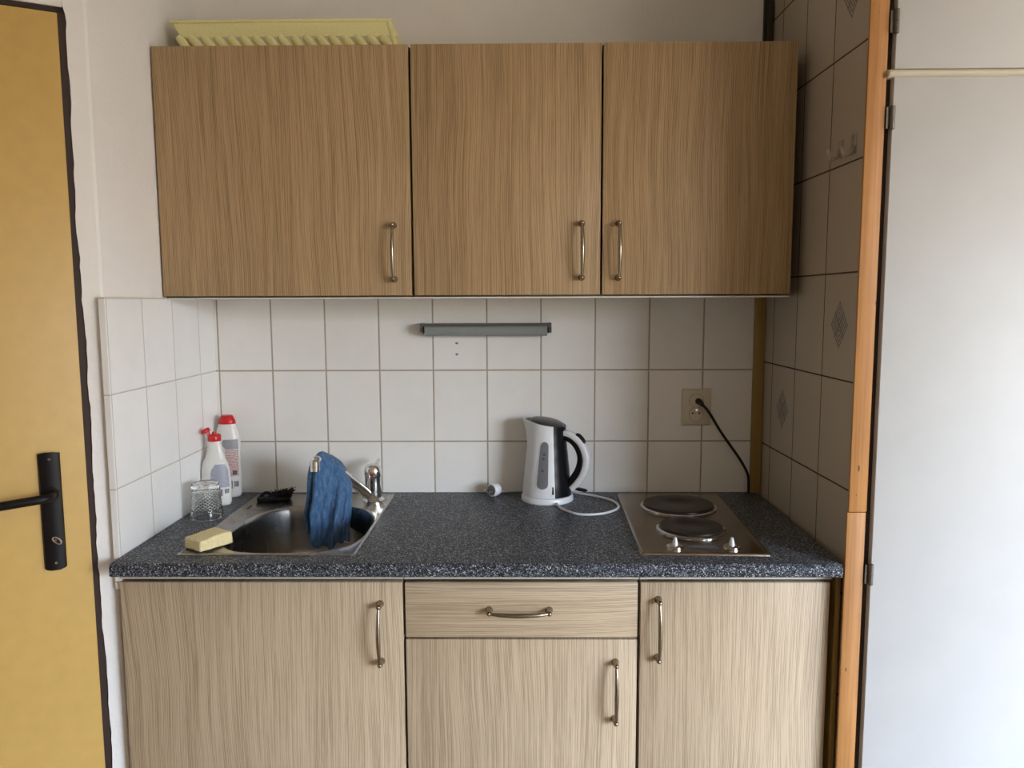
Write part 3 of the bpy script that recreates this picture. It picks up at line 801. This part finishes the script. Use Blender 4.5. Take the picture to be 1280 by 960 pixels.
# ------------------------------------------------------------------ hob
HX, HY = 1.2485, -.2905
HB = thing('electric_hob', 'two-plate electric hob with steel top set in the worktop', 'hob', (HX, HY, ZT), R(-1.4))
bm = NB(); hw, hl = .1385, .2570; rings = []
for ins, zz in ((0, .0003), (.0008, .0028), (.004, .0052), (.007, .0055), (.010, .0048), (.016, .0042), (.020, .0040)):
    r = .008; pts = []
    x1, y1 = hw - ins, hl - ins
    for (sx, sy, a0) in ((1, 1, 0), (-1, 1, 90), (-1, -1, 180), (1, -1, 270)):
        for k in range(5): a = R(a0 + 22.5 * k); pts.append(Vector((sx * (x1 - r) + r * math.cos(a), sy * (y1 - r) + r * math.sin(a), zz)))
    rings.append(pts)
loft(bm, rings); finish('hob_top', bm, 'hob_steel', HB, local=True, smooth=40)
for (px, py, r, nm) in ((.0065, .118, .0905, 'rear'), (.0010, -.0800, .0735, 'front')):
    bm = NB(); lathe(bm, [(r + .006, .0035), (r + .0065, .0065), (r + .001, .0085), (r - .002, .0070)], px, py, 80, cap1=False); rg = finish('plate_ring', bm, 'chrome', HB, local=True)
    bm = NB(); lathe(bm, [(r - .001, .0045), (r - .001, .0125), (r - .003, .0145), (r - .010, .0150), (.030, .0150), (.028, .0140), (.0005, .0140)], px, py, 80); finish('hot_plate', bm, 'iron', HB, local=True)
bm = NB(); box(bm, -.030, .034, -.218, -.198, .0040, .0046, .0002); pn = finish('marking_panel', bm, 'ink', HB, local=True)
bm = NB()
for i in range(7): box(bm, -.026 + i * .0082, -.021 + i * .0082, -.209, -.2060 + (i % 3) * .002, .0046, .0049)
finish('markings', bm, 'grey_window', pn, local=True)
def knob_parts(x, y):
    bm = NB(); lathe(bm, [(.0185, 0), (.0185, .0025), (.0150, .0045), (.0105, .0050)], 0, 0, 36)
    kb = finish('knob', bm, 'chrome', HB, loc=(x, y, .0042), local=True)
    bm = NB(); lathe(bm, [(.0095, .0040), (.0090, .010), (.0070, .014), (.0058, .0190), (.0042, .0210), (.0005, .0215)], 0, 0, 28, .62, 1.0); finish('knob_grip', bm, 'white_plastic', kb, local=True)
    return kb
knob_parts(-.0580, -.2095); knob_parts(.0640, -.2095)

# ------------------------------------------------------------------ socket and black cord
SO = thing('wall_socket', 'cream double wall socket on the tiles above the hob', 'socket', (1.337, 0, 1.1115))
bm = NB(); box(bm, 1.2965, 1.3775, -.0095, 0, 1.0610, 1.1620, .003, 3); so = finish('socket_plate', bm, 'offwhite', SO)
bm = NB(); box(bm, 1.3035, 1.3705, -.0115, -.009, 1.0680, 1.1550, .0015, 2)
finish('socket_cover', bm, 'offwhite', SO)
def disc(cx, cz, r, y0, y1, mat, nm, par, ring=0, n=40):
    bm = NB()
    if ring:
        rg = [[Vector((cx + q * math.cos(2 * PI * i / n), y, cz + q * math.sin(2 * PI * i / n))) for i in range(n)] for q, y in ((r, y0), (r, y1), (r - ring, y1), (r - ring, y0))]
        loft(bm, rg, True, False, False)
    else:
        loft(bm, [[Vector((cx + r * math.cos(2 * PI * i / n), y, cz + r * math.sin(2 * PI * i / n))) for i in range(n)] for y in (y0, y1)])
    return finish(nm, bm, mat, par)
for zc in (1.1295, 1.0925):
    f = disc(1.335, zc, .0190, -.011, -.0123, 'offwhite', 'socket_face', SO)
    disc(1.335, zc, .0198, -.0112, -.0120, 'socket_hole', 'face_gap', f, ring=.0012)
    if zc < 1.1:
        for dx, dz in ((-.0095, .003), (.0095, .003)): disc(1.335 + dx, zc + dz, .0026, -.0120, -.0126, 'socket_hole', 'socket_hole', f, n=16)
        disc(1.335, zc + .0125, .0028, -.012, -.0165, 'chrome', 'earth_pin', f, n=16)
BC = thing('power_lead', 'black power lead plugged into the socket and hanging down behind the hob', 'cable', (1.343, -.02, 1.1275))
bm = NB(); tube(bm, [(1.340, -.0125, 1.1290), (1.341, -.020, 1.1285), (1.343, -.030, 1.1265), (1.347, -.036, 1.121)], [.0085, .0085, .0070, .0050], 20); finish('plug', bm, 'blacksoft', BC)
bm = NB(); tube(bm, spline([(1.3455, -.035, 1.1230), (1.3630, -.036, 1.1035), (1.3974, -.034, 1.0490), (1.4315, -.032, 1.0010), (1.4600, -.031, .9600), (1.4770, -.030, .9260), (1.4800, -.030, .8950), (1.4800, -.030, .8745)], 8), .0036, 12); finish('cord', bm, 'blacksoft', BC)

# ------------------------------------------------------------------ lamp under the cabinets
LM = thing('strip_light', 'slim grey strip light fixed to the tiles under the wall cabinets', 'lamp', (.754, 0, 1.328))
def xprof(bm, pts, x0, x1, mi=0): loft(bm, [[Vector((x0, y, z)) for y, z in pts], [Vector((x1, y, z)) for y, z in pts]], mi=mi)
bm = NB(); xprof(bm, [(0, 1.346), (-.040, 1.3460), (-.046, 1.3430), (-.047, 1.338), (-.044, 1.338), (-.040, 1.3425), (-.006, 1.3425), (-.006, 1.318), (0, 1.318)], .5805, .9310); finish('housing', bm, 'lamp_body', LM)
bm = NB(); arc = [(-.008, 1.3420), (-.0405, 1.3415), (-.0445, 1.336), (-.0460, 1.327), (-.0420, 1.3165), (-.034, 1.3120), (-.010, 1.3115)]; xprof(bm, arc, .5900, .9220); finish('diffuser', bm, 'diffuser', LM)
for x0, x1 in ((.5785, .5855), (.9265, .9335)):
    bm = NB(); xprof(bm, [(0, 1.3468), (-.041, 1.3468), (-.0478, 1.3435), (-.0490, 1.332), (-.043, 1.322), (-.030, 1.3185), (0, 1.3185)], x0, x1); finish('end_cap', bm, 'lamp_body', LM)
for zz, nm in ((1.2905, 'upper of the two small grey wall plugs below the strip light'), (1.2598, 'lower of the two small grey wall plugs below the strip light')):
    bm = NB(); n = 14
    loft(bm, [[Vector((.6733 + r * math.cos(2 * PI * i / n), y, zz + r * .8 * math.sin(2 * PI * i / n))) for i in range(n)] for r, y in ((.0040, 0), (.0038, -.0012), (.0016, -.0014))])
    o = finish('wall_plug', bm, 'grey_window', loc=(.6733, 0, zz)); tag(o, nm, 'wall plug', 'wall plugs')

# ------------------------------------------------------------------ yellow rack on top of the cabinets
YR = thing('dish_rack', 'pale yellow plastic ribbed rack lying on top of the left wall cabinet', 'rack', (.28, -.19, zt))
bm = NB()
def slab(bm, x0, x1, y0, y1, z0, z1, sk, bev=.003):
    vs = box(bm, x0, x1, y0, y1, z0, z1, bev, 2)
    for v in vs: v.co.x += sk * (zt + .078 - v.co.z)
SKW = .55
yf, yb = -.215, -.060
slab(bm, .0150, .5400, yf, yf + .006, zt + .0385, zt + .0775, SKW); slab(bm, .0150, .5400, yb - .006, yb, zt + .0385, zt + .0775, SKW)
slab(bm, .0150, .0210, yf, yb, zt + .0385, zt + .0775, SKW)
slab(bm, .0100, .5450, yf - .004, yf + .004, zt + .0715, zt + .0785, SKW)
finish('rim', bm, 'yellow_rack', YR)
bm = NB()
slab(bm, .5290, .5440, yf - .003, yb, zt + .003, zt + .0765, .28, .006); finish('end_panel', bm, 'yellow_rack', YR)
for y, nm in ((yf + .004, 'front_ribs'), (yb - .006, 'rear_ribs')):
    bm = NB()
    for i in range(17):
        x = .030 + .0305 * i
        tube(bm, spline([(x + .000, y + .001, zt + .042), (x + .013, y, zt + .026), (x + .030, y, zt + .0075)], 5), [.0075, .009, .0098, .0102, .0102, .0100, .0098, .0092, .0084, .0076, .0065], 12, .8)
    finish(nm, bm, 'yellow_rack', YR)
bm = NB(); box(bm, .056, .545, yf + .001, yf + .012, zt + .0008, zt + .008, .002); box(bm, .056, .545, yb - .012, yb, zt + .0008, zt + .008, .002)
for i in range(12): box(bm, .06 + i * .042, .066 + i * .042, yf + .012, yb - .012, zt + .001, zt + .006)
finish('bottom_grid', bm, 'yellow_rack', YR)

# ------------------------------------------------------------------ clear hooks on the right tiled wall
def hook(y, z0, z1, reach, label):
    xw = rx(y)
    h = thing('wall_hook', label, 'hook', (xw, y, z0), group='clear hooks on the right wall')
    bm = NB(); box(bm, xw - .0025, xw, y - .011, y + .011, z0, z1, .0008); finish('back_plate', bm, 'clear', h)
    bm = NB(); tube(bm, spline([(xw - .0025, y, z0 + .016), (xw - .008, y, z0 + .004), (xw - .018, y, z0 - .002), (xw - reach, y, z0 + .006), (xw - reach - .004, y, z0 + .018)], 6), .0032, 10, 2.2); finish('hook_arm', bm, 'clear', h)
hook(-.4560, 1.7015, 1.7390, .024, 'clear plastic hook on the right tiles, the one nearer the cabinet')
hook(-.5170, 1.6990, 1.7390, .024, 'clear plastic hook on the right tiles, the one nearer the wooden batten')

# ------------------------------------------------------------------ wardrobe
WD = thing('wardrobe', 'tall white built-in wardrobe beside the wooden batten', 'wardrobe', (2.1, -.58, 0))
bm = NB()
box(bm, 1.5500, 1.5660, -.588, -.01, 0, ZC - .002); box(bm, 2.66, 2.68, -.588, -.01, 0, ZC - .002); box(bm, 1.566, 2.66, -.02, -.01, 0, ZC - .002)
box(bm, 1.566, 2.66, -.588, -.02, 0, .05); box(bm, 1.566, 2.66, -.578, -.02, 1.825, 1.841); box(bm, 2.108, 2.124, -.578, -.02, .05, ZC - .004)
finish('carcass', bm, 'ward_dark', WD, smooth=0)
for (a, b) in ((1.5615, 2.110), (2.114, 2.665)):
    for (c, d_) in ((.055, 1.8260), (1.8405, ZC - .01)):
        bm = NB(); box(bm, a, b, -.606, -.5885, c, d_, .0015); dr = finish('door', bm, 'ward_white', WD)
        if a < 1.6:
            for zc in ((.8515, 1.7510) if c < 1 else (1.9270, 2.44)):
                bm = NB(); xh = 1.5600
                tube(bm, [(xh, -.6085, zc - .0225), (xh, -.6085, zc - .0215), (xh, -.6085, zc - .0005)], [.003, .0048, .0048], 14)
                tube(bm, [(xh, -.6085, zc + .0005), (xh, -.6085, zc + .0215), (xh, -.6085, zc + .0225)], [.0048, .0048, .003], 14)
                box(bm, xh - .010, xh, -.6055, -.603, zc - .020, zc + .020); finish('hinge', bm, 'hinge', dr)
bm = NB()
pr = [(-.588, 1.8255), (-.609, 1.8258), (-.6135, 1.8290), (-.6150, 1.8330), (-.6120, 1.8370), (-.606, 1.8385), (-.604, 1.8400), (-.588, 1.8402)]
loft(bm, [[Vector((1.5495, y * .99 - .004, z)) for y, z in pr], [Vector((1.556, y, z)) for y, z in pr], [Vector((2.665, y, z)) for y, z in pr]])
o = finish('rail', bm, 'cream_rail', WD, smooth=50); o['label'] = 'cream moulded rail between the doors'

# ------------------------------------------------------------------ light
w = bpy.data.worlds.new('sky'); sc.world = w; w.use_nodes = True
nt = w.node_tree; bg = nt.nodes['Background']
tc = nt.nodes.new('ShaderNodeTexCoord'); sp_ = nt.nodes.new('ShaderNodeSeparateXYZ'); rp = nt.nodes.new('ShaderNodeValToRGB')
nt.links.new(tc.outputs['Generated'], sp_.inputs[0])
mr = nt.nodes.new('ShaderNodeMapRange'); mr.inputs[1].default_value = -.3; mr.inputs[2].default_value = .5
nt.links.new(sp_.outputs[2], mr.inputs[0]); nt.links.new(mr.outputs[0], rp.inputs[0])
e = rp.color_ramp.elements
e[0].position = 0; e[0].color = (.12, .10, .07, 1)
e[1].position = 1; e[1].color = (.78, 1.06, 1.55, 1)
for p, c in ((.36, (.20, .18, .15, 1)), (.45, (.62, .60, .57, 1)), (.60, (.80, .98, 1.22, 1))):
    q = e.new(p); q.color = c
nt.links.new(rp.outputs[0], bg.inputs[0]); bg.inputs[1].default_value = 17
pl = bpy.data.lights.new('window_portal', 'AREA'); pl.shape = 'RECTANGLE'; pl.size = WX1 - WX0; pl.size_y = WZ1 - WZ0
po = bpy.data.objects.new('window_portal', pl); col.objects.link(po); po.location = ((WX0 + WX1) / 2, WY - .09, (WZ0 + WZ1) / 2); po.rotation_euler = (R(90), 0, 0)
pl.cycles.is_portal = True

# ------------------------------------------------------------------ camera
cd = bpy.data.cameras.new('camera'); cam = bpy.data.objects.new('camera', cd); col.objects.link(cam)
f, p, ya, ro = 965.35, .1077, -.0133, -.0041
fw = Vector((math.sin(ya) * math.cos(p), math.cos(ya) * math.cos(p), -math.sin(p)))
rt = Vector((math.cos(ya), -math.sin(ya), 0)); up = rt.cross(fw)
r2 = rt * math.cos(ro) + up * math.sin(ro); u2 = -rt * math.sin(ro) + up * math.cos(ro)
m = Matrix((r2, u2, -fw)).transposed().to_4x4(); m.translation = Vector((.8541, -2.1337, 1.4074))
cam.matrix_world = m
cd.sensor_width = 36; cd.lens = f * 36 / 1280; cd.clip_start = .02; sc.camera = cam

for o in list(bpy.data.objects):
    if '_o' in o: del o['_o']

sc.view_settings.view_transform = 'Standard'; sc.view_settings.look = 'None'
sc.view_settings.gamma = 1; sc.view_settings.use_curve_mapping = False
sc.view_settings.exposure = .92
sc.cycles.use_denoising = True
sc.cycles.max_bounces = 10; sc.cycles.diffuse_bounces = 6; sc.cycles.transmission_bounces = 10
sc.cycles.sample_clamp_indirect = 6
